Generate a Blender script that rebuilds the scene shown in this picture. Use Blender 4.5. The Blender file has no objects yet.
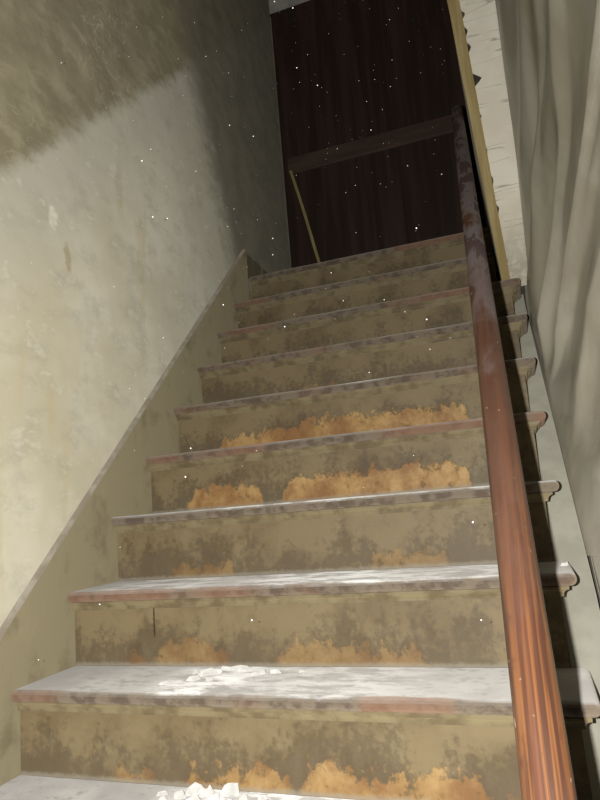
import bpy, bmesh, math, random
from mathutils import Vector, Matrix, noise

# ------------------------------------------------------------------ camera, light, exposure
scene = bpy.context.scene
C = scene.collection
FPX = 637.5
CAM = Vector((1.1905, -1.0396, 0.5586))
YAW, PITCH, ROLL = 0.332, 0.1636, -0.0817
fw = Vector((-math.sin(YAW) * math.cos(PITCH), math.cos(YAW) * math.cos(PITCH), math.sin(PITCH)))
rt0 = Vector((math.cos(YAW), math.sin(YAW), 0))
up0 = rt0.cross(fw)
rt = rt0 * math.cos(ROLL) + up0 * math.sin(ROLL)
up = -rt0 * math.sin(ROLL) + up0 * math.cos(ROLL)
cd = bpy.data.cameras.new('camera')
cam = bpy.data.objects.new('camera', cd)
C.objects.link(cam)
cd.sensor_fit = 'VERTICAL'
cd.sensor_height = 24.0
cd.lens = FPX / 800 * 24.0
cd.clip_start = 0.02
cam.matrix_world = Matrix((
    (rt.x, up.x, -fw.x, CAM.x), (rt.y, up.y, -fw.y, CAM.y), (rt.z, up.z, -fw.z, CAM.z), (0, 0, 0, 1)))
scene.camera = cam

world = bpy.data.worlds.new('world')
scene.world = world
world.use_nodes = True
world.node_tree.nodes['Background'].inputs[0].default_value = (0.9, 0.95, 1.0, 1)
world.node_tree.nodes['Background'].inputs[1].default_value = 0.004

# the camera's own flash, a hand's breadth left of the lens
fl = bpy.data.lights.new('camera_flash', 'SPOT')
fl.spot_size = math.radians(104)
fl.spot_blend = 0.45
fl.energy = 136
fl.color = (1.0, 0.975, 0.92)
fl.shadow_soft_size = 0.006
flo = bpy.data.objects.new('camera_flash', fl)
C.objects.link(flo)
flo.matrix_world = cam.matrix_world.copy()
flo.location = CAM - rt * 0.056 + up * 0.012

vs = scene.view_settings
vs.view_transform = 'Standard'
vs.look = 'None'
vs.exposure = 0.0
vs.gamma = 1.0
vs.use_curve_mapping = False

# ------------------------------------------------------------------ dimensions
H, G, W = 0.19, 0.19781, 1.2547        # rise, going, width to the end of the tread return
SL = H / G
ANG = math.atan2(H, G)
D = Vector((0, math.cos(ANG), math.sin(ANG)))
NRM = Vector((0, -math.sin(ANG), math.cos(ANG)))
KLO, KTOP = -3, 9
ZLOW = -4 * H
ZLAND = KTOP * H

# ------------------------------------------------------------------ node helper
class S:
    """a socket with arithmetic"""
    def __init__(s, nt, sock): s.nt, s.k = nt, sock
    def _m(s, op, *a, clamp=False):
        n = s.nt.nodes.new('ShaderNodeMath'); n.operation = op; n.use_clamp = clamp
        for i, v in enumerate((s,) + a):
            if isinstance(v, S): s.nt.links.new(v.k, n.inputs[i])
            else: n.inputs[i].default_value = v
        return S(s.nt, n.outputs[0])
    def __add__(s, o): return s._m('ADD', o)
    def __sub__(s, o): return s._m('SUBTRACT', o)
    def __mul__(s, o): return s._m('MULTIPLY', o)
    def mx(s, o): return s._m('MAXIMUM', o)
    def mn(s, o): return s._m('MINIMUM', o)
    def absv(s): return s._m('ABSOLUTE')
    def clamp(s): return s._m('ADD', 0.0, clamp=True)
    def step(s, a, b, o0=0.0, o1=1.0):
        n = s.nt.nodes.new('ShaderNodeMapRange'); n.interpolation_type = 'SMOOTHSTEP'
        s.nt.links.new(s.k, n.inputs[0])
        for i, v in enumerate((a, b, o0, o1)): n.inputs[1 + i].default_value = v
        return S(s.nt, n.outputs[0])

class Mat:
    def __init__(s, name, rough=0.8, spec=0.3):
        s.m = bpy.data.materials.new(name); s.m.use_nodes = True
        s.nt = s.m.node_tree
        s.b = s.nt.nodes['Principled BSDF']
        s.b.inputs['Roughness'].default_value = rough
        s.b.inputs['Specular IOR Level'].default_value = spec
        s.b.inputs['Diffuse Roughness'].default_value = 1.0
        g = s.nt.nodes.new('ShaderNodeNewGeometry')
        s.P = g.outputs['Position']
        sp = s.nt.nodes.new('ShaderNodeSeparateXYZ'); s.nt.links.new(s.P, sp.inputs[0])
        s.x, s.y, s.z = (S(s.nt, sp.outputs[i]) for i in range(3))
        sn = s.nt.nodes.new('ShaderNodeSeparateXYZ'); s.nt.links.new(g.outputs['True Normal'], sn.inputs[0])
        s.nx, s.ny, s.nz = (S(s.nt, sn.outputs[i]) for i in range(3))
    def slope_coords(s):
        mp = s.nt.nodes.new('ShaderNodeMapping'); mp.inputs['Rotation'].default_value = (-ANG, 0, 0)
        s.nt.links.new(s.P, mp.inputs[0])
        return mp.outputs[0]
    def noise(s, scale=5, detail=4, rough=0.55, stretch=(1, 1, 1), off=(0, 0, 0), dist=0.0, vec=None):
        mp = s.nt.nodes.new('ShaderNodeMapping')
        mp.inputs['Scale'].default_value = stretch; mp.inputs['Location'].default_value = off
        s.nt.links.new(vec or s.P, mp.inputs[0])
        n = s.nt.nodes.new('ShaderNodeTexNoise')
        n.inputs['Scale'].default_value = scale; n.inputs['Detail'].default_value = detail
        n.inputs['Roughness'].default_value = rough; n.inputs['Distortion'].default_value = dist
        s.nt.links.new(mp.outputs[0], n.inputs['Vector'])
        return S(s.nt, n.outputs[0])
    def mix(s, a, b, f):
        n = s.nt.nodes.new('ShaderNodeMix'); n.data_type = 'RGBA'
        for v, i in ((f, 0), (a, 6), (b, 7)):
            if isinstance(v, S): s.nt.links.new(v.k, n.inputs[i])
            elif i == 0: n.inputs[0].default_value = v
            elif isinstance(v, tuple): n.inputs[i].default_value = (*v, 1)
            else: s.nt.links.new(v, n.inputs[i])
        return n.outputs[2]
    def curve(s, val, pts):
        """piecewise-linear lookup of val through pts [(x in 0..1, y in 0..1)]"""
        n = s.nt.nodes.new('ShaderNodeValToRGB'); r = n.color_ramp
        while len(r.elements) < len(pts): r.elements.new(0.5)
        for e, (px, v) in zip(r.elements, sorted(pts)): e.position = px; e.color = (v, v, v, 1)
        s.nt.links.new(val.k, n.inputs[0])
        return S(s.nt, n.outputs[0])
    def color(s, c):
        if isinstance(c, tuple): s.b.inputs['Base Color'].default_value = (*c, 1)
        else: s.nt.links.new(c, s.b.inputs['Base Color'])
        return s
    def rough(s, v): s.nt.links.new(v.k, s.b.inputs['Roughness']); return s
    def bump(s, v, strength=0.3, dist=0.01):
        n = s.nt.nodes.new('ShaderNodeBump'); n.inputs['Strength'].default_value = strength
        n.inputs['Distance'].default_value = dist
        s.nt.links.new(v.k, n.inputs['Height']); s.nt.links.new(n.outputs[0], s.b.inputs['Normal'])
        return s

# ------------------------------------------------------------------ materials
def mat_left_wall():
    M = Mat('old_plaster', 0.85, 0.2)
    big = M.noise(1.7, 4, 0.6); mid = M.noise(7, 5, 0.6); fine = M.noise(60, 3, 0.6)
    streak = M.noise(9, 4, 0.6, (1, 1, 0.18))
    paint = M.mix((0.50, 0.46, 0.34), (0.62, 0.585, 0.475), big.step(0.35, 0.62))
    paint = M.mix(paint, (0.48, 0.46, 0.37), mid.step(0.52, 0.72, 0, 0.6))
    paint = M.mix(paint, (0.50, 0.43, 0.27), streak.step(0.58, 0.74, 0, 0.65))
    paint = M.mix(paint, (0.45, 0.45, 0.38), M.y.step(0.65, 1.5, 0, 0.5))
    # greyer band just under the paint line and a flaked spot with a rust-coloured run
    s = M.z - M.y * SL + (mid - 0.5) * 0.10
    paint = M.mix(paint, (0.44, 0.42, 0.35), s.step(0.75, 1.25, 0, 0.7))
    spn = M.noise(30, 5, 0.65)
    sp = ((M.y - 0.385) * (M.y - 0.385) * 3.0 + (M.z - 1.445) * (M.z - 1.445)) * 900 + spn * 4.5 - 1.3
    paint = M.mix(paint, (0.72, 0.69, 0.58), sp.step(1.3, 2.4, 0.8, 0))
    rn = ((M.y - 0.445) * (M.y - 0.445) * 5.0 + (M.z - 1.34) * (M.z - 1.34) * 0.35) * 900 + spn * 5 - 1.0
    paint = M.mix(paint, (0.33, 0.27, 0.14), rn.step(1.5, 3.0, 0.6, 0))
    mot = M.noise(17, 6, 0.66, (1, 0.5, 0.9)); spt = M.noise(40, 4, 0.6, (1, 0.6, 1))
    paint = M.mix(paint, (0.37, 0.345, 0.26), (mot * 0.7 + mid * 0.4).step(0.52, 0.70, 0, 0.45))
    paint = M.mix(paint, (0.70, 0.67, 0.56), (mot * 0.6 + spt * 0.5).step(0.60, 0.70, 0, 0.35))
    scr = M.noise(5, 3, 0.5, (1, 1, 1), (3, 1, 2), 1.6)
    line = (scr - 0.5).absv().step(0.0, 0.012, 1, 0) * M.noise(2.3, 2).step(0.5, 0.62)
    bare = M.mix((0.22, 0.19, 0.115), (0.33, 0.29, 0.19), mid.step(0.35, 0.68))
    bare = M.mix(bare, (0.15, 0.125, 0.07), (mot * 0.7 + mid * 0.4).step(0.50, 0.66, 0, 0.6))
    bare = M.mix(bare, (0.44, 0.40, 0.29), line * 0.7)
    col = M.mix(paint, bare, (s + (mot - 0.5) * 0.09).step(1.26, 1.36, 0, 0.9))
    # darker plaster colour round the landing, with a mottled edge
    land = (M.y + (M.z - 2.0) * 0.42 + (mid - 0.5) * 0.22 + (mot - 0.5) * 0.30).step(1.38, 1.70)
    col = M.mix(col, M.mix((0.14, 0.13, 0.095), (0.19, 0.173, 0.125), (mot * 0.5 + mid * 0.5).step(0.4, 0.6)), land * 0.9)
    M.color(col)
    M.bump(mid * 0.5 + mot * 0.35 + fine * 0.15 + scr * 0.3, 0.4, 0.012)
    return M.m

def mat_olive(name, base=(0.27, 0.235, 0.14), dark=(0.13, 0.105, 0.06), sc=1.0):
    M = Mat(name, 0.6, 0.35)
    a = M.noise(6 * sc, 5, 0.62); st = M.noise(14, 4, 0.6, (1, 1, 0.3)); f = M.noise(90, 2, 0.5)
    col = M.mix(base, dark, a.step(0.5, 0.75, 0, 0.7))
    col = M.mix(col, (0.32, 0.275, 0.17), st.step(0.55, 0.75, 0, 0.55))
    col = M.mix(col, (0.42, 0.41, 0.37), M.nz.step(0.4, 0.8, 0, 0.7))
    M.color(col); M.bump(a * 0.5 + f * 0.2, 0.25, 0.006)
    return M.m

def mat_riser(k, prof, strong):
    M = Mat('worn_riser_paint', 0.6, 0.35)
    o = (k * 3.7, k * 1.3, k * 2.1)
    a = M.noise(7, 5, 0.62, (1, 1, 1), o); st = M.noise(16, 4, 0.65, (1, 1, 0.35), o)
    f = M.noise(70, 3, 0.6, (1, 1, 1), o); e = M.noise(24, 5, 0.65, (1, 1, 1), o)
    zl = (M.z - (k - 1) * H) * (1 / H)                       # 0 foot .. 1 head of the riser
    col = M.mix((0.265, 0.205, 0.112), (0.205, 0.152, 0.080), a.step(0.4, 0.66))
    col = M.mix(col, (0.32, 0.26, 0.155), st.step(0.56, 0.72, 0, 0.6))
    # grime: scuffed brown blotches, most of them in the kicked lower half
    gr = (st * 0.55 + a * 0.35 + f * 0.35 - zl * 0.26).step(0.46, 0.60)
    col = M.mix(col, (0.105, 0.075, 0.042), gr * 0.6)
    gm = (e * 0.6 + a * 0.3 + f * 0.3 - zl * 0.55).step(0.36, 0.52)
    col = M.mix(col, (0.175, 0.140, 0.095), gm * 0.35)
    if k == 2:                                               # a short split in this board
        ck = ((M.x - 0.246) + (f - 0.5) * 0.004).absv().step(0.001, 0.0032, 1, 0) * zl.step(0.34, 0.42) * zl.step(0.78, 0.86, 1, 0)
        col = M.mix(col, (0.03, 0.022, 0.014), ck * 0.9)
    if prof:
        p = M.curve(M.x * (1 / W), [(0.0, 0.0)] + [(px / W, max(0.0, v) / 0.25) for px, v in prof] + [(1.0, 0.0)])
        br = M.noise(38, 6, 0.72, (1, 1, 0.8), o)
        up_ = (p * (0.25 / H) - zl + (e - 0.5) * 0.40 + (br - 0.5) * 0.75)
        has = p.step(0.03, 0.16)
        halo = (up_ + (a - 0.5) * 0.5).step(-0.14, 0.06) * has
        col = M.mix(col, (0.115, 0.08, 0.045), halo * 0.55)
        wood = M.mix((0.42, 0.245, 0.085), (0.56, 0.38, 0.165), (e * 0.4 + br * 0.6).step(0.40, 0.62))
        wood = M.mix(wood, (0.24, 0.095, 0.030), (a * 0.8 + br * 0.3 - M.x * 0.06).step(0.46, 0.60, 0, 0.7))
        msk = up_.step(-0.02, 0.08) * has * strong
        msk = msk * (e * 0.5 + br * 0.5).step(0.34, 0.46)
        col = M.mix(col, wood, msk)
        foot = (zl + (f - 0.5) * 0.06).step(0.015, 0.07, 1, 0)
        col = M.mix(col, (0.34, 0.31, 0.25), foot * 0.6)
        M.bump(a * 0.3 + f * 0.2 - msk * 0.7, 0.35, 0.006)
    else:
        M.bump(a * 0.4 + f * 0.2, 0.25, 0.006)
    M.color(col)
    return M.m

def mat_tread(k, white):
    """white: list of (x centre, half width, strength) smears of plaster dust on this tread"""
    M = Mat('dusty_tread', 0.7, 0.3)
    M.b.inputs['Sheen Weight'].default_value = 0.12; M.b.inputs['Sheen Roughness'].default_value = 0.8
    o = (k * 2.3, k * 4.1, k * 1.7)
    a = M.noise(5, 5, 0.6, (1, 1, 1), o); e = M.noise(26, 5, 0.65, (1, 1.6, 1), o); f = M.noise(110, 2, 0.6)
    lo = M.noise(2.6, 3, 0.5, (1, 0.3, 0.3), o)
    paint = M.mix((0.21, 0.165, 0.115), (0.115, 0.08, 0.052), e.step(0.42, 0.62))
    paint = M.mix(paint, (0.27, 0.125, 0.065), lo.step(0.53, 0.63, 0, 0.55))
    dust = M.mix((0.31, 0.295, 0.28), (0.42, 0.405, 0.385), a.step(0.35, 0.65))
    dust = M.mix(dust, (0.21, 0.19, 0.165), (e * 0.7 + a * 0.3).step(0.52, 0.64, 0, 0.6))
    w = None
    for (cx, hw, stg) in white:
        t = (M.x - cx).absv().step(hw * 0.3, hw, stg, 0)
        w = t if w is None else w.mx(t)
    if w is not None:
        sm = M.noise(9, 6, 0.7, (1, 2.2, 1), o)
        dust = M.mix(dust, (0.78, 0.775, 0.76), w * sm.step(0.42, 0.58))
    topm = (M.nz + (e - 0.5) * 0.9 + (lo - 0.5) * 0.5).step(0.35, 0.75)
    # bare worn wood along the nosing edge, dust settled further back
    back = (M.y - k * G + (e - 0.5) * 0.012 - (lo - 0.5) * 0.05).step(0.004, 0.012)
    col = M.mix(paint, M.mix(M.mix(paint, dust, 0.25), dust, back), topm)
    M.color(col); M.bump(a * 0.2 + e * 0.3 + f * 0.12, 0.3, 0.004)
    return M.m

def mat_rail():
    M = Mat('varnished_pine', 0.42, 0.5)
    M.b.inputs['Diffuse Roughness'].default_value = 0.0
    v = M.slope_coords()
    grain = M.noise(150, 3, 0.5, (1, 0.02, 1), (0, 0, 0), 0.3, v)
    wide = M.noise(40, 2, 0.5, (1, 0.03, 1), (2, 0, 1), 0.2, v)
    pat = M.noise(11, 4, 0.6, (1.6, 0.55, 1), (1, 5.3, 1), 0.3, v)
    pt2 = M.noise(30, 4, 0.6, (1, 0.5, 1), (4, 2, 1), 0.0, v)
    f = M.noise(240, 2, 0.6)
    col = M.mix((0.045, 0.018, 0.010), (0.145, 0.058, 0.020), grain.step(0.42, 0.62))
    col = M.mix(col, (0.085, 0.032, 0.020), wide.step(0.47, 0.58, 0.7, 0))
    col = M.mix(col, (0.055, 0.016, 0.010), pt2.step(0.58, 0.7, 0, 0.6))
    # dust film, getting thicker up the stair, broken by rubbed maroon patches
    t = M.y + (pat - 0.5) * 1.3
    col = M.mix(col, (0.115, 0.064, 0.043), (M.y + (pat - 0.5) * 2.2 + (pt2 - 0.5)).step(-0.55, 0.35, 0.10, 0.55))
    film = t.step(0.10, 0.55) * pat.step(0.36, 0.46)
    col = M.mix(col, (0.185, 0.15, 0.145), film * 0.85)
    rub = pat.step(0.53, 0.57) * M.y.step(0.2, 0.6)
    col = M.mix(col, (0.06, 0.026, 0.022), rub * 0.85)
    # bits of plaster dust
    sp = M.noise(110, 1, 0.5, (1, 0.5, 1), (7, 7, 7), 0, v).step(0.74, 0.80)
    col = M.mix(col, (0.42, 0.32, 0.27), sp * 0.6)
    M.color(col); M.rough((pat * 0.3 + film * 0.35 + 0.28))
    M.bump(grain * 0.5 + pat * 0.4 + f * 0.1, 0.25, 0.002)
    return M.m

def mat_simple(name, c1, c2, scale=6, rough=0.7, stretch=(1, 1, 1), bump=0.2, spec=0.3, lo=0.4, hi=0.65):
    M = Mat(name, rough, spec)
    a = M.noise(scale, 5, 0.6, stretch)
    M.color(M.mix(c1, c2, a.step(lo, hi))); M.bump(a, bump, 0.006)
    return M.m

def mat_end_plaster():
    M = Mat('white_end_plaster', 0.85, 0.2)
    a = M.noise(9, 5, 0.6); e = M.noise(34, 5, 0.65)
    col = M.mix((0.90, 0.85, 0.73), (0.96, 0.92, 0.82), a.step(0.35, 0.65))
    hz = M.noise(3.2, 3, 0.6, (0.25, 1, 3.0), (0, 0, 4), 0.4)
    crack = (hz - 0.5).absv().step(0.0, 0.010, 1, 0) * a.step(0.42, 0.55)
    col = M.mix(col, (0.30, 0.27, 0.20), crack * 0.55)
    col = M.mix(col, (0.42, 0.385, 0.29), M.z.step(1.35, 1.75, 0.7, 0) * e.step(0.3, 0.6, 0.5, 1))
    blot = M.noise(16, 4, 0.6, (1.2, 1, 1), (5, 3, 1)).step(0.66, 0.72) * M.x.step(1.19, 1.27, 1, 0)
    col = M.mix(col, (0.12, 0.115, 0.09), blot)
    M.color(col); M.bump(a * 0.3 + e * 0.3 - crack, 0.3, 0.006)
    return M.m

def mat_plastic(name, c1, c2, alpha_t=0.15):
    M = Mat(name, 0.30, 0.6)
    M.b.inputs['Diffuse Roughness'].default_value = 0.2
    a = M.noise(6, 5, 0.6, (1, 1, 0.3)); e = M.noise(45, 4, 0.65, (1, 1, 0.5)); g = M.noise(2.2, 3, 0.5, (1, 1, 0.6))
    col = M.mix(c1, c2, a.step(0.38, 0.62))
    col = M.mix(col, (0.34, 0.30, 0.18), g.step(0.52, 0.7, 0, 0.5))
    M.color(col)
    n = M.nt.nodes.new('ShaderNodeBump'); n.inputs['Strength'].default_value = 0.45; n.inputs['Distance'].default_value = 0.008
    h = a * 0.7 + e * 0.25
    M.nt.links.new(h.k, n.inputs['Height']); M.nt.links.new(n.outputs[0], M.b.inputs['Normal'])
    tr = M.nt.nodes.new('ShaderNodeBsdfTranslucent')
    M.nt.links.new(col, tr.inputs[0])
    mx = M.nt.nodes.new('ShaderNodeMixShader'); mx.inputs[0].default_value = alpha_t
    out = M.nt.nodes['Material Output']
    M.nt.links.new(M.b.outputs[0], mx.inputs[1]); M.nt.links.new(tr.outputs[0], mx.inputs[2])
    M.nt.links.new(mx.outputs[0], out.inputs[0])
    return M.m

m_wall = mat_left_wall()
m_olive = mat_olive('olive_string_paint', (0.275, 0.238, 0.148), (0.15, 0.122, 0.072), 1.4)
m_cap = mat_simple('string_bead_paint', (0.30, 0.26, 0.20), (0.41, 0.37, 0.30), 14, 0.6)
m_base = mat_olive('shaded_skirting_paint', (0.12, 0.10, 0.062), (0.07, 0.055, 0.035))  # olive paint darkened so the landing skirting carries the shade there
m_string = mat_simple('grey_string_paint', (0.33, 0.32, 0.265), (0.39, 0.38, 0.315), 9, 0.6)
m_mould = mat_simple('olive_moulding_paint', (0.27, 0.22, 0.125), (0.17, 0.13, 0.072), 18, 0.6)
m_rail = mat_rail()
m_end = mat_end_plaster()
m_core = mat_simple('dark_lath_core', (0.055, 0.05, 0.038), (0.11, 0.10, 0.075), 20, 0.9)
m_batten = mat_simple('bare_pine_batten', (0.42, 0.325, 0.14), (0.58, 0.47, 0.24), 26, 0.7, (1, 1, 0.06))
m_part = mat_simple('partition_plaster', (0.22, 0.20, 0.15), (0.30, 0.28, 0.21), 7, 0.85)
m_door = mat_simple('dark_door_stain', (0.044, 0.027, 0.022), (0.072, 0.042, 0.033), 8, 0.55, (2, 2, 0.12))
m_doorrail = mat_simple('dark_door_rail_stain', (0.095, 0.060, 0.047), (0.125, 0.080, 0.062), 8, 0.55, (0.3, 2, 2))
m_pale = mat_simple('old_white_trim', (0.44, 0.43, 0.36), (0.55, 0.54, 0.47), 6, 0.8)
m_stick = mat_simple('raw_lath', (0.34, 0.28, 0.12), (0.44, 0.37, 0.18), 30, 0.7, (1, 1, 0.1))
m_floor = mat_simple('dusty_boards', (0.20, 0.16, 0.11), (0.32, 0.29, 0.24), 6, 0.8)
m_ceil = mat_simple('ceiling_plaster', (0.20, 0.185, 0.14), (0.27, 0.25, 0.20), 4, 0.9)
m_chip = mat_simple('plaster_chip_white', (0.60, 0.59, 0.57), (0.74, 0.73, 0.71), 60, 0.9)
m_plastic = mat_plastic('dusty_polythene', (0.36, 0.325, 0.245), (0.48, 0.445, 0.355))
m_plastic2 = mat_plastic('grimy_polythene', (0.42, 0.385, 0.30), (0.50, 0.465, 0.375))
m_dust = mat_simple('floating_dust', (0.85, 0.85, 0.83), (0.9, 0.9, 0.88), 5, 1.0)

# ------------------------------------------------------------------ mesh helpers
def mesh_obj(name, verts, faces, mat, parent=None, smooth=False, kind=None):
    me = bpy.data.meshes.new(name)
    off = parent_world(parent)
    me.from_pydata([tuple(Vector(v) - off) for v in verts], [], faces)
    bm = bmesh.new(); bm.from_mesh(me)
    bmesh.ops.recalc_face_normals(bm, faces=bm.faces); bm.to_mesh(me); bm.free()
    me.materials.append(mat)
    if smooth:
        for p in me.polygons: p.use_smooth = True
    o = bpy.data.objects.new(name, me); C.objects.link(o)
    if parent: o.parent = parent
    if kind: o['kind'] = kind
    return o

def parent_world(p):
    v = Vector((0, 0, 0))
    while p is not None:
        v += p.location; p = p.parent
    return v

def thing(name, loc, label, cat, group=None):
    o = bpy.data.objects.new(name, None); C.objects.link(o)
    o.location = loc; o.empty_display_size = 0.1
    o['label'] = label; o['category'] = cat
    if group: o['group'] = group
    return o

def box_vf(x0, x1, y0, y1, z0, z1):
    v = [(x, y, z) for x in (x0, x1) for y in (y0, y1) for z in (z0, z1)]
    f = [(0, 1, 3, 2), (4, 6, 7, 5), (0, 4, 5, 1), (2, 3, 7, 6), (0, 2, 6, 4), (1, 5, 7, 3)]
    return v, f

def box(name, x0, x1, y0, y1, z0, z1, mat, parent=None, kind=None, bevel=0.0):
    v, f = box_vf(x0, x1, y0, y1, z0, z1)
    o = mesh_obj(name, v, f, mat, parent, kind=kind)
    if bevel:
        b = o.modifiers.new('bevel', 'BEVEL'); b.width = bevel; b.segments = 2; b.limit_method = 'ANGLE'
    return o

def loft(rings, closed=True, caps=True):
    n = len(rings[0]); v = [p for r in rings for p in r]; f = []
    for i in range(len(rings) - 1):
        for j in range(n if closed else n - 1):
            a = i * n + j; b = i * n + (j + 1) % n
            f.append((a, b, b + n, a + n))
    if caps:
        f.append(tuple(range(n - 1, -1, -1))); f.append(tuple(range((len(rings) - 1) * n, len(rings) * n)))
    return v, f

def prism_yz(pts, x0, x1):
    return loft([[(x0, y, z) for y, z in pts], [(x1, y, z) for y, z in pts]])

def nz(x, y=0.0, z=0.0): return noise.noise(Vector((x, y, z)))

# ------------------------------------------------------------------ setting
WALLX = -0.014
def wall_x(y):
    # plumb and straight along the stair, easing away round the landing
    if y < 1.3: return WALLX
    t = y - 1.3
    return WALLX - 0.038 * t * t / (t + 0.25) * 1.15

ZC = 4.12
ys = [-1.7 + 0.06 * i for i in range(73)]           # to 2.62
ys[-1] = 2.62
zs = [ZLOW + (ZC - ZLOW) * i / 70 for i in range(71)]
v = []; f = []
for y in ys:
    for z in zs:
        und = 0.006 * nz(y * 1.3, z * 1.1, 3.1) + 0.0025 * nz(y * 5, z * 5, 1.0)
        v.append((wall_x(y) + min(und, 0.0) * 1.0, y, z))
n = len(zs)
for i in range(len(ys) - 1):
    for j in range(n - 1):
        a = i * n + j; f.append((a, a + n, a + n + 1, a + 1))
b0 = len(v)
v += [(-0.16, ys[0], zs[0]), (-0.16, ys[0], zs[-1]), (-0.16, ys[-1], zs[0]), (-0.16, ys[-1], zs[-1])]
L = len(ys)
f.append((b0, b0 + 1, b0 + 3, b0 + 2))
f.append(tuple([b0] + [b0 + 1] + [j for j in range(n - 1, -1, -1)]))
f.append(tuple([b0 + 2] + [(L - 1) * n + j for j in range(n)] + [b0 + 3]))
f.append(tuple([b0 + 1, b0 + 3] + [i * n + n - 1 for i in range(L - 1, -1, -1)]))
f.append(tuple([b0] + [i * n for i in range(L)] + [b0 + 2]))
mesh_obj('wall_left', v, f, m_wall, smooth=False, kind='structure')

# pale arris bead where the left wall stops at the door recess
xa = wall_x(2.62)
box('trim_1', xa - 0.010, xa + 0.004, 2.621, 2.634, ZLAND, 3.86, m_part, kind='structure', bevel=0.004)

# landing skirting board
sk = []
for y in [1.772 + 0.05 * i for i in range(17)] + [2.615]:
    x = wall_x(y) - 0.004
    sk.append([(x, y, ZLAND + 0.002), (x + 0.024, y, ZLAND + 0.002), (x + 0.024, y, ZLAND + 0.128), (x + 0.014, y, ZLAND + 0.142), (x, y, ZLAND + 0.142)])
vv, ff = loft(sk)
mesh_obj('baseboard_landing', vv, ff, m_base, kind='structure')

# landing floor, lower floor, ceiling, the wall round the door, the wall behind the sheeting
box('floor', -0.155, 1.17, KTOP * G + 0.03, 2.86, ZLAND - 0.16, ZLAND, m_floor, kind='structure')
box('floor.001', -0.35, 2.45, -1.7, 3.0, ZLOW - 0.06, ZLOW, m_floor, kind='structure')
box('ceiling', -0.35, 2.45, -1.7, 3.0, ZC, ZC + 0.06, m_ceil, kind='structure')
box('wall_right', 2.35, 2.45, -1.7, 3.0, ZLOW, ZC, m_part, kind='structure')
DY = 2.70
DZ = 3.955
vv, ff = box_vf(-0.35, 2.35, DY + 0.075, DY + 0.16, ZLOW, ZC)
mesh_obj('wall_back', vv, ff, m_part, kind='structure')
box('trim_2', -0.30, 1.19, DY - 0.05, DY + 0.074, DZ, DZ + 0.14, m_pale, kind='structure', bevel=0.006)

# door at the head of the stair
door = bpy.data.objects.new('door_1', None); C.objects.link(door)
door.location = (0.5, DY, ZLAND); door['kind'] = 'structure'
door['label'] = 'dark brown wooden door with a horizontal lock rail at the head of the stairs'
dx0, dx1 = -0.16, 1.16
z0, z1 = ZLAND + 0.008, DZ - 0.004
RZ0, RZ1 = 2.735, 2.845
def dbox(nm, a, b, c, d, m, y0=DY, y1=DY + 0.042): return box(nm, a, b, y0, y1, c, d, m, door, bevel=0.004)
dbox('stile', dx0, dx0 + 0.11, z0, z1, m_door)
dbox('stile', dx1 - 0.11, dx1, z0, z1, m_door)
dbox('top_rail', dx0 + 0.11, dx1 - 0.11, z1 - 0.12, z1, m_door)
dbox('lock_rail', dx0 + 0.11, dx1 - 0.11, RZ0, RZ1, m_doorrail)
dbox('bottom_rail', dx0 + 0.11, dx1 - 0.11, z0, z0 + 0.2, m_door)
npl = 6
wpl = (dx1 - dx0 - 0.22) / npl
for i in range(npl):
    a = dx0 + 0.11 + i * wpl
    dbox('plank', a + 0.001, a + wpl - 0.001, RZ1, z1 - 0.12, m_door, DY + 0.012, DY + 0.032)
    dbox('plank', a + 0.001, a + wpl - 0.001, z0 + 0.2, RZ0, m_door, DY + 0.012, DY + 0.032)

# partition whose plastered end stands on the seventh tread
PY = 1.50
def lean(z): return (2.62 - z) * (0.059 / 1.16)      # how far the edge runs right going down
def left_edge(z): return 1.126 + lean(z)
def right_edge(z): return 1.338 - (2.62 - z) * 0.030
part = bpy.data.objects.new('wall_partition', None); C.objects.link(part)
part.location = (1.25, PY + 0.5, 7 * H); part['kind'] = 'structure'
part['label'] = 'end of a partition wall with torn white plaster beside the stairs'
ZP0, ZP1 = 7 * H + 0.001, ZC
vv, ff = loft([[(left_edge(z) + 0.012, PY + 0.014, z), (right_edge(z) - 0.006, PY + 0.014, z), (1.34, 2.77, z), (1.185, 2.77, z)]
               for z in (ZP0, 1.9, 2.62, ZP1)])
core = mesh_obj('wall_core', vv, ff, m_core, part)
random.seed(5)
NZ = 150
lf = []; rg = []
for i in range(NZ + 1):
    z = ZP0 + (ZP1 - ZP0) * i / NZ
    j = 0.008 * nz(z * 22, 1.7) + 0.010 * nz(z * 60, 4.2)
    for (zc, amp, hh) in ((2.235, 0.046, 0.040), (2.47, 0.020, 0.03), (2.55, 0.024, 0.03), (2.39, 0.015, 0.035), (2.14, 0.018, 0.012), (2.07, 0.012, 0.02), (1.90, 0.020, 0.012), (1.78, 0.012, 0.03), (1.66, 0.010, 0.02)):
        t = (z - zc) / hh
        if -1 < t < 1: j += amp * (1 - abs(t)) * (1.0 if t < 0 else 1.15)
    lf.append((left_edge(z) + 0.030 + 0.016 * (z - 1.4) / 1.2 + max(-0.004, j - 0.002), z)); rg.append((right_edge(z) + 0.002 * nz(z * 9, 8.0), z))
rings = [[(a, PY, z), (b, PY, z), (b, PY + 0.0138, z), (a, PY + 0.0138, z)] for (a, z), (b, _) in zip(lf, rg)]
vv, ff = loft(rings)
mesh_obj('plaster_face', vv, ff, m_end, part)
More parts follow.
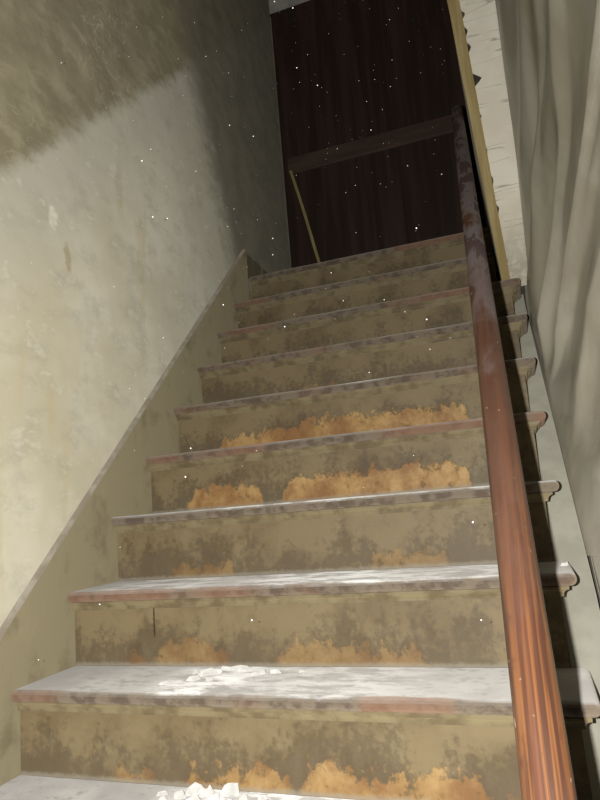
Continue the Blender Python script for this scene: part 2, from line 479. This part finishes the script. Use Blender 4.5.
# bare pine corner batten up the left side
rings = []
for i in range(31):
    z = ZP0 + (ZP1 - ZP0) * i / 30
    w = 0.032 + 0.016 * (z - 1.4) / 1.2
    a = left_edge(z) + 0.0015 * nz(z * 5, 2.2)
    rings.append([(a, PY - 0.006, z), (a + w, PY - 0.006, z), (a + w, PY + 0.0135, z), (a + 0.003, PY + 0.0135, z)])
vv, ff = loft(rings)
mesh_obj('corner_batten', vv, ff, m_batten, part)
box('wall_hall', 1.272, 1.325, PY + 0.016, 2.76, ZLOW, ZP0 - 0.001, m_part, kind='structure')
# plastered flank facing the stairs
vv, ff = loft([[(left_edge(z) + 0.002, PY + 0.0145, z), (left_edge(z) + 0.0115, PY + 0.0145, z), (1.1845, 2.765, z), (1.175, 2.765, z)]
               for z in (ZP0, 2.62, ZP1)])
mesh_obj('plaster_flank', vv, ff, m_part, part)

# ------------------------------------------------------------------ staircase
stair = thing('staircase', (W / 2, 0, ZLOW), 'worn olive-painted wooden staircase with dusty grey treads and peeling risers', 'staircase')
NOSE = 0.026          # overhang of the nosing past the riser
TH = 0.027            # tread thickness
RX = W - 0.036        # right end of the risers

def WT(k): return W if k <= 7 else 1.172      # the top steps butt against the partition
def tread_mesh(k, depth):
    W = WT(k)
    zt = k * H; y0 = k * G; y1 = y0 + depth
    r = TH / 2
    def prof(shr, x):
        wob = 0.0022 * nz(x * 7, k * 3.3) + 0.0012 * nz(x * 31, k * 1.9)
        wz = 0.0012 * nz(x * 9, k * 7.7)
        pts = [(x, y1 - 0.004, zt - shr * 0.9), (x, y0 + r + shr + 0.004, zt - shr * 0.9)]
        for i in range(9):
            t = math.pi / 2 - math.pi * i / 8
            pts.append((x, y0 + r + shr - (r) * math.cos(t) - min(0.0, 0) + max(-0.0015, wob), zt - r + (r - shr * 0.9) * math.sin(t) + (wz if 0 < t < 1.5 else 0)))
        pts.append((x, y1, zt - TH + shr * 0.9)); pts.append((x, y1, zt - shr * 0.9))
        return pts
    rings = [prof(0, 0.001 + (W - r - 0.001) * i / 60) for i in range(61)]
    for i in range(1, 6):
        t = i / 5 * math.pi / 2
        rings.append(prof(r * (1 - math.cos(t)) * 0.92, W - r + r * math.sin(t)))
    return loft(rings)

def sweep_profile(path, prof):
    """path: [(x,y)], prof: [(outward offset, z)], mitred; outward is to the right of travel"""
    rings = []
    for i, (x, y) in enumerate(path):
        ns = []
        if i > 0:
            dx, dy = x - path[i - 1][0], y - path[i - 1][1]; l = math.hypot(dx, dy); ns.append((dy / l, -dx / l))
        if i < len(path) - 1:
            dx, dy = path[i + 1][0] - x, path[i + 1][1] - y; l = math.hypot(dx, dy); ns.append((dy / l, -dx / l))
        mx, my = (ns[0][0] + ns[-1][0]) / 2, (ns[0][1] + ns[-1][1]) / 2
        q = mx * mx + my * my
        rings.append([(x + mx / q * o, y + my / q * o, z) for o, z in prof])
    return loft(rings)

profs = {
 1: [(.23, 0), (.274, .029), (.349, .025), (.396, .0), (.43, .02), (.447, .036), (.50, .03), (.563, .052), (.612, .056), (.654, .041), (.681, .012), (.714, .052), (.785, .055), (.843, .043), (.893, .056), (.967, .061), (1.02, .056), (1.053, .03), (1.09, .02), (1.13, 0)],
 2: [(.13, 0), (.187, .045), (.231, .015), (.291, .055), (.377, .07), (.431, .05), (.468, .0), (.545, .0), (.613, .056), (.712, .059), (.806, .048), (.906, .041), (.958, .012), (.99, 0)],
 3: [(.162, .0), (.197, .035), (.373, .04), (.401, .0), (.759, .0), (.79, .045), (.908, .051), (.969, .035), (.988, 0)],
 4: [(.12, .0), (.166, .072), (.292, .077), (.389, .063), (.409, .0), (.448, .0), (.497, .069), (.628, .081), (.752, .078), (.87, .076), (.985, .082), (1.025, .061), (1.045, .0)],
 5: [(.145, .0), (.189, .06), (.325, .064), (.476, .080), (.621, .091), (.758, .087), (.889, .084), (1.0, .076), (1.029, .059), (1.05, 0)],
 6: [(.345, 0), (.42, .05), (.539, .052), (.595, .02), (.65, 0), (.83, .0), (.874, .042), (.98, .045), (1.048, .038), (1.09, 0)],
 0: [(.3, 0), (.4, .04), (.7, .05), (.9, .06), (1.0, 0)],
}
strong = {0: .7, 1: .72, 2: .45, 3: .45, 4: .95, 5: .95, 6: .4}
whites = {
 0: [(.62, .26, 1.0), (.9, .2, .3)],
 1: [(.46, .15, 1.0), (.70, .35, .45)],
 2: [(.70, .32, .95), (.25, .25, .5), (1.02, .15, .6)],
 3: [(.55, .45, .75), (.95, .3, .5)],
 4: [(.9, .3, .6), (.4, .3, .3)],
 5: [(.7, .5, .5)],
}
for k in range(KLO, KTOP + 1):
    depth = G + NOSE if k < KTOP else 0.085
    vv, ff = tread_mesh(k, depth)
    tr = mesh_obj('tread', vv, ff, mat_tread(k, whites.get(k, [])), stair, smooth=True)
    tr.data.set_sharp_from_angle(angle=math.radians(20))
    zt = k * H - TH
    ry = k * G + NOSE
    yb = (k + 1) * G + NOSE if k < KTOP else k * G + 0.085
    cove = [(0.0, zt - 0.0005), (0.019, zt - 0.0005), (0.0185, zt - 0.006), (0.0135, zt - 0.008), (0.0095, zt - 0.0115), (0.0075, zt - 0.017), (0.0075, zt - 0.021), (0.0, zt - 0.0225)]
    vv, ff = sweep_profile([(0.001, ry), (W - 0.036, ry), (W - 0.036, yb)] if k <= 7 else [(0.001, ry), (1.172, ry)], cove)
    mesh_obj('scotia', vv, ff, m_mould, tr)
    RX = W - 0.036 if k <= 7 else 1.172
    rm = mat_riser(k, profs.get(k), strong.get(k, 0))
    box('riser', 0.002, RX, ry, ry + 0.020, (k - 1) * H + 0.0005, zt - 0.0005, rm, stair)
    # return of the cut string under each tread end
    if k <= 7: box('string_bracket', RX - 0.024, RX - 0.0005, ry + 0.0205, yb - 0.0005, (k - 1) * H + 0.0005 if k > KLO else ZLOW, zt - 0.0005, m_mould, stair)

RX = W - 0.036
# wall string on the left, with its bead
def sl(y, off): return y * SL + off
YT = 1.772
pts = [(-0.80, ZLOW), (-0.80, sl(-0.80, 0.150)), (YT - 0.012, sl(YT - 0.012, 0.150)), (YT, ZLAND + 0.142), (YT, ZLAND - 0.30), (0.20, ZLOW)]
vv, ff = prism_yz(pts, WALLX + 0.0002, 0.0)
ws = mesh_obj('baseboard_left', vv, ff, m_olive, kind='structure')
bead = [(-0.018, 0.1505), (-0.002, 0.1505), (0.002, 0.154), (0.0015, 0.158), (-0.002, 0.161), (-0.007, 0.163), (-0.013, 0.163)]
rings = []
for i in range(41):
    y = -0.80 + (YT - 0.016 + 0.80) * i / 40
    rings.append([(max(x, WALLX + 0.0002) + 0.0006 * nz(y * 20), y, sl(y, o * 0.98 + 0.003 + 0.0015 * nz(y * 6, 2))) for x, o in bead])
vv, ff = loft(rings)
mesh_obj('string_bead', vv, ff, m_cap, ws, smooth=False)

# sloping outer string, painted grey, seen past the tread ends
def string_x(y): return 1.2975 - 0.033 * max(0.0, min(1.0, (y - 0.45) / 1.0))
def outer(y, x, off):
    p = Vector((x, y, y * SL)) - NRM * off
    return (p.x, p.y, p.z)
rings = []
for i in range(31):
    y = -0.55 + 2.15 * i / 30
    xr = string_x(y)
    rings.append([outer(y, RX + 0.002, 0.172), outer(y, xr - 0.003, 0.172), outer(y, xr, 0.175), outer(y, xr, 0.34), outer(y, RX + 0.002, 0.34)])
vv, ff = loft(rings)
mesh_obj('outer_string', vv, ff, m_string, stair)

# ------------------------------------------------------------------ handrail
rail = thing('handrail', (1.168, -0.62, ZLOW), 'reddish-brown varnished wooden handrail, dusty and rubbed towards the top', 'handrail')
OFF = 0.642 * math.cos(ANG)      # above the nosing line, square to the slope
def rail_x(y): return 1.169 - 0.034 * max(0.0, min(2.0, y + 0.05))
PR = []
RW = 0.0245
for i in range(15):                                   # rounded back
    t = math.radians(-18 + (216) * i / 14)
    PR.append((RW * math.cos(t), 0.021 * math.sin(t)))
PR += [(-0.019, -0.011), (-0.019, -0.017), (-0.021, -0.021), (-0.021, -0.027), (0.021, -0.027), (0.021, -0.021), (0.019, -0.017), (0.019, -0.011)]
rings = []
YR0, YR1 = -0.60, 1.98
for i in range(81):
    y = YR0 + (YR1 - YR0) * i / 80
    ctr = Vector((rail_x(y), y, y * SL)) + NRM * (OFF - 0.012)
    w = 1 + 0.012 * nz(y * 4, 9)
    rings.append([tuple(ctr + Vector((1, 0, 0)) * (a * w) + NRM * b) for a, b in PR])
vv, ff = loft(rings)
o = mesh_obj('rail', vv, ff, m_rail, rail, smooth=True)
o.data.set_sharp_from_angle(angle=math.radians(40))
# newel at the foot that carries the rail (below the picture)
nx, ny = 1.168, -0.675
nzt = -0.62 * SL + 0.70
box('newel_post', nx - 0.04, nx + 0.04, ny - 0.04, ny + 0.04, ZLOW, nzt, m_rail, rail, bevel=0.006)
box('newel_cap', nx - 0.05, nx + 0.05, ny - 0.05, ny + 0.05, nzt, nzt + 0.03, m_rail, rail, bevel=0.01)

# ------------------------------------------------------------------ plastic sheeting
# the sheets are tucked in beside the grey string and flare out above it;
# folds fan up and towards the viewer: (s_top, z_top, s_bottom, z_bottom, width, height), s = world y
def string_z(y): return y * SL - 0.172 / math.cos(ANG)
def base_x(y, z):
    rise = max(0.0, z - string_z(y) + 0.02)
    a = 0.045 + 0.24 * max(0.0, 1.49 - y)
    return string_x(y) + 0.006 + a * (1 - math.exp(-rise / 0.42))
FOLDS = [(1.054, 2.124, 1.263, 1.37, 0.02, 0.016), (0.916, 1.898, 1.164, 1.059, 0.016, 0.022), (0.765, 1.56, 1.073, 1.017, 0.012, 0.018), (0.826, 0.989, 0.889, 0.704, 0.025, 0.022), (0.861, 1.348, 1.026, 1.112, 0.02, 0.012), (1.168, 2.184, 1.352, 1.484, 0.03, 0.012), (0.735, 0.586, 0.858, 0.647, 0.03, 0.012)]
def fold_h(y, z, folds):
    h = 0.0
    for (ya, za, yb, zb, w, a) in folds:
        t = (za - z) / (za - zb)
        yc = ya + (yb - ya) * max(-1.2, min(1.25, t))
        fade = 1.0 if -0.2 < t < 1.1 else max(0.0, 1 - (abs(t - 0.45) - 0.65) * 1.2)
        e = (y - yc) / w
        h += 1.5 * a * fade * (math.exp(-e * e * 0.8) if e < 0 else math.exp(-e * e * 0.10))
    return h
def make_sheet(name, y_far, y_near, zlo, zhi, off, mat, label, folds):
    NU, NV = 330, 200
    v = []; f = []
    for i in range(NU + 1):
        y0 = y_far + (y_near - y_far) * i / NU
        zb = zlo(y0)
        for j in range(NV + 1):
            z = zb + (zhi(y0) - zb) * (j / NV) ** 1.25
            y = y0 - 0.30 * (z - 1.2) * min(1.0, (y_far - y0) * 3.0) * (0.0 if z < zb + 0.05 else min(1.0, (z - zb - 0.05) / 0.3))
            y = min(y, y_far)
            rise = max(0.0, z - string_z(y))
            k = min(1.0, rise / 0.22) * min(1.0, (y_far - y) / 0.10 + 0.1)
            wv = 0.020 * math.sin((y + (z - 1.2) * 0.55) * 19 + 1.3 * nz(y * 2, z * 1.3, 7)) * (0.6 + 0.7 * nz(y * 2, z * 2, 5)) + 0.007 * nz(y * 9, z * 4, 2.2)
            d = (fold_h(y, z, folds) + wv) * k
            v.append((base_x(y, z) + off - d, y - 0.25 * d, z))
    n = NV + 1
    for i in range(NU):
        for j in range(NV):
            a = i * n + j; f.append((a, a + n, a + n + 1, a + 1))
    o = mesh_obj(name, v, f, mat, smooth=True)
    s = o.modifiers.new('thickness', 'SOLIDIFY'); s.thickness = 0.0012; s.offset = 1.0
    o['label'] = label; o['category'] = 'plastic sheet'
    return o
def hem(y): return max(string_z(y) - 0.10, 0.385 + 0.006 * nz(y * 6, 3))
make_sheet('plastic_sheet', 1.490, -0.35, hem, lambda y: ZC - 0.01, 0.0, m_plastic,
           'creased dusty polythene sheet hanging beside the white wall end, from ceiling to grey string', FOLDS)
make_sheet('plastic_sheet', 0.90, -0.35, lambda y: string_z(y) - 0.12, lambda y: max(string_z(y) + 0.1, 0.47), 0.010, m_plastic2,
           'grimy brownish polythene sheet under the hem of the big sheet beside the grey string', [])

# ------------------------------------------------------------------ stick leaning in the landing corner
st = [Vector((0.228, 2.50, ZLAND)), Vector((0.0, 2.60, 2.69))]
d = (st[1] - st[0]).normalized(); sx = d.cross(Vector((0, 1, 0))).normalized(); sy = d.cross(sx)
rings = []
for i in range(9):
    p = st[0].lerp(st[1], i / 8) + sx * 0.003 * math.sin(i * 0.8)
    a, b = 0.0085, 0.006
    rings.append([tuple(p + sx * s * a + sy * t * b) for s, t in ((-1, -.6), (-.6, -1), (.6, -1), (1, -.6), (1, .6), (.6, 1), (-.6, 1), (-1, .6))])
zmin = min(q[2] for q in rings[0])
rings = [[(x, y, z + (ZLAND - zmin)) for x, y, z in r] for r in rings]
vv, ff = loft(rings)
o = mesh_obj('wooden_stick', vv, ff, m_stick)
o['label'] = 'thin pale wooden stick leaning in the dark corner beside the door'; o['category'] = 'stick'

# ------------------------------------------------------------------ fallen plaster
random.seed(11)
def chip(x, y, k, a, b, th, rot, tilt, label, group, nm='plaster_chip', cat='plaster chip'):
    n = random.randint(6, 8)
    poly = []
    for i in range(n):
        t = 2 * math.pi * i / n + random.uniform(-.25, .25)
        r = random.uniform(.6, 1.15)
        poly.append((a * r * math.cos(t), b * r * math.sin(t)))
    Rm = Matrix.Rotation(rot, 3, 'Z') @ Matrix.Rotation(tilt, 3, 'X') @ Matrix.Rotation(random.uniform(-.08, .08), 3, 'Y')
    lo = [Rm @ Vector((p[0], p[1], 0)) for p in poly]
    hi = [Rm @ Vector((p[0] * random.uniform(.55, .9), p[1] * random.uniform(.55, .9), th * random.uniform(.6, 1.2))) for p in poly]
    zm = min(q.z for q in lo + hi)
    base = Vector((x, y, k * H + 0.0004))
    sh = Vector((0, 0, -zm))
    vv, ff = loft([[tuple(q + sh) for q in lo], [tuple(q + sh) for q in hi]])
    me = bpy.data.meshes.new(nm); me.from_pydata(vv, [], ff)
    bm = bmesh.new(); bm.from_mesh(me); bmesh.ops.recalc_face_normals(bm, faces=bm.faces); bm.to_mesh(me); bm.free()
    me.materials.append(m_chip)
    o = bpy.data.objects.new(nm, me); C.objects.link(o); o.location = base
    o['label'] = label; o['category'] = cat
    if group: o['group'] = group
    return o
chip(0.482, 0.385, 1, 0.040, 0.010, 0.009, 0.22, 0.12, 'longest white plaster chip, lying aslant on the tread below the second riser', 'plaster chips on the second tread from the bottom')
chip(0.440, 0.345, 1, 0.028, 0.014, 0.010, 0.55, 0.2, 'rounded white plaster chip just left of the longest chip, nearer the nosing', 'plaster chips on the second tread from the bottom')
for (x, y, a, b, r) in ((0.512, 0.330, .026, .013, -.1), (0.398, 0.352, .012, .008, .1), (0.420, 0.300, .016, .008, .4), (0.375, 0.262, .020, .006, .1),
                        (0.560, 0.350, .022, .006, .35), (0.595, 0.362, .014, .005, .3), (0.462, 0.300, .010, .007, 1.0), (0.655, 0.372, .008, .005, .2)):
    chip(x, y, 1, a, b, random.uniform(.004, .008), r, random.uniform(-.1, .15), 'small white plaster crumb scattered round the longest chip on the dusty tread', 'plaster chips on the second tread from the bottom')
for (x, y, a, b, r, th) in ((0.468, 0.196, .022, .016, .3, .016), (0.500, 0.188, .018, .013, .9, .014), (0.548, 0.200, .019, .012, .2, .018), (0.525, 0.176, .020, .015, 2.0, .010),
                        (0.446, 0.176, .016, .012, .1, .009), (0.586, 0.184, .015, .010, 1.2, .008), (0.622, 0.196, .012, .008, .5, .006), (0.405, 0.182, .013, .008, .7, .006),
                        (0.488, 0.160, .018, .012, .4, .009), (0.565, 0.160, .017, .012, 1.5, .009), (0.425, 0.150, .012, .010, .4, .007), (0.61, 0.150, .012, .010, .4, .007)):
    chip(x, y, 0, a, b, th, r, random.uniform(-.2, .3), 'white plaster lump in the heap on the lowest visible tread', 'plaster lumps on the lowest visible tread')

chip(1.238, 0.520, 2, 0.011, 0.007, 0.007, 0.3, 0.1, 'tiny white plaster crumb on the rounded tread end right of the handrail', None)

# ------------------------------------------------------------------ dust hanging in the air of the stairwell
random.seed(3)
bm = bmesh.new()
for i in range(260):
    y = random.uniform(-0.05, 2.3)
    x = random.uniform(0.03, 1.10)
    z = y * SL + random.uniform(0.25, 1.6)
    r = random.choice((0.0007, 0.0008, 0.001, 0.0012, 0.0016))
    bmesh.ops.create_icosphere(bm, subdivisions=1, radius=r, matrix=Matrix.Translation((x, y, z)))
me = bpy.data.meshes.new('airborne_dust'); bm.to_mesh(me); bm.free(); me.materials.append(m_dust)
o = bpy.data.objects.new('airborne_dust', me); C.objects.link(o)
o['kind'] = 'stuff'; o['label'] = 'tiny pale dust specks floating in the air of the stairwell'; o['category'] = 'dust'
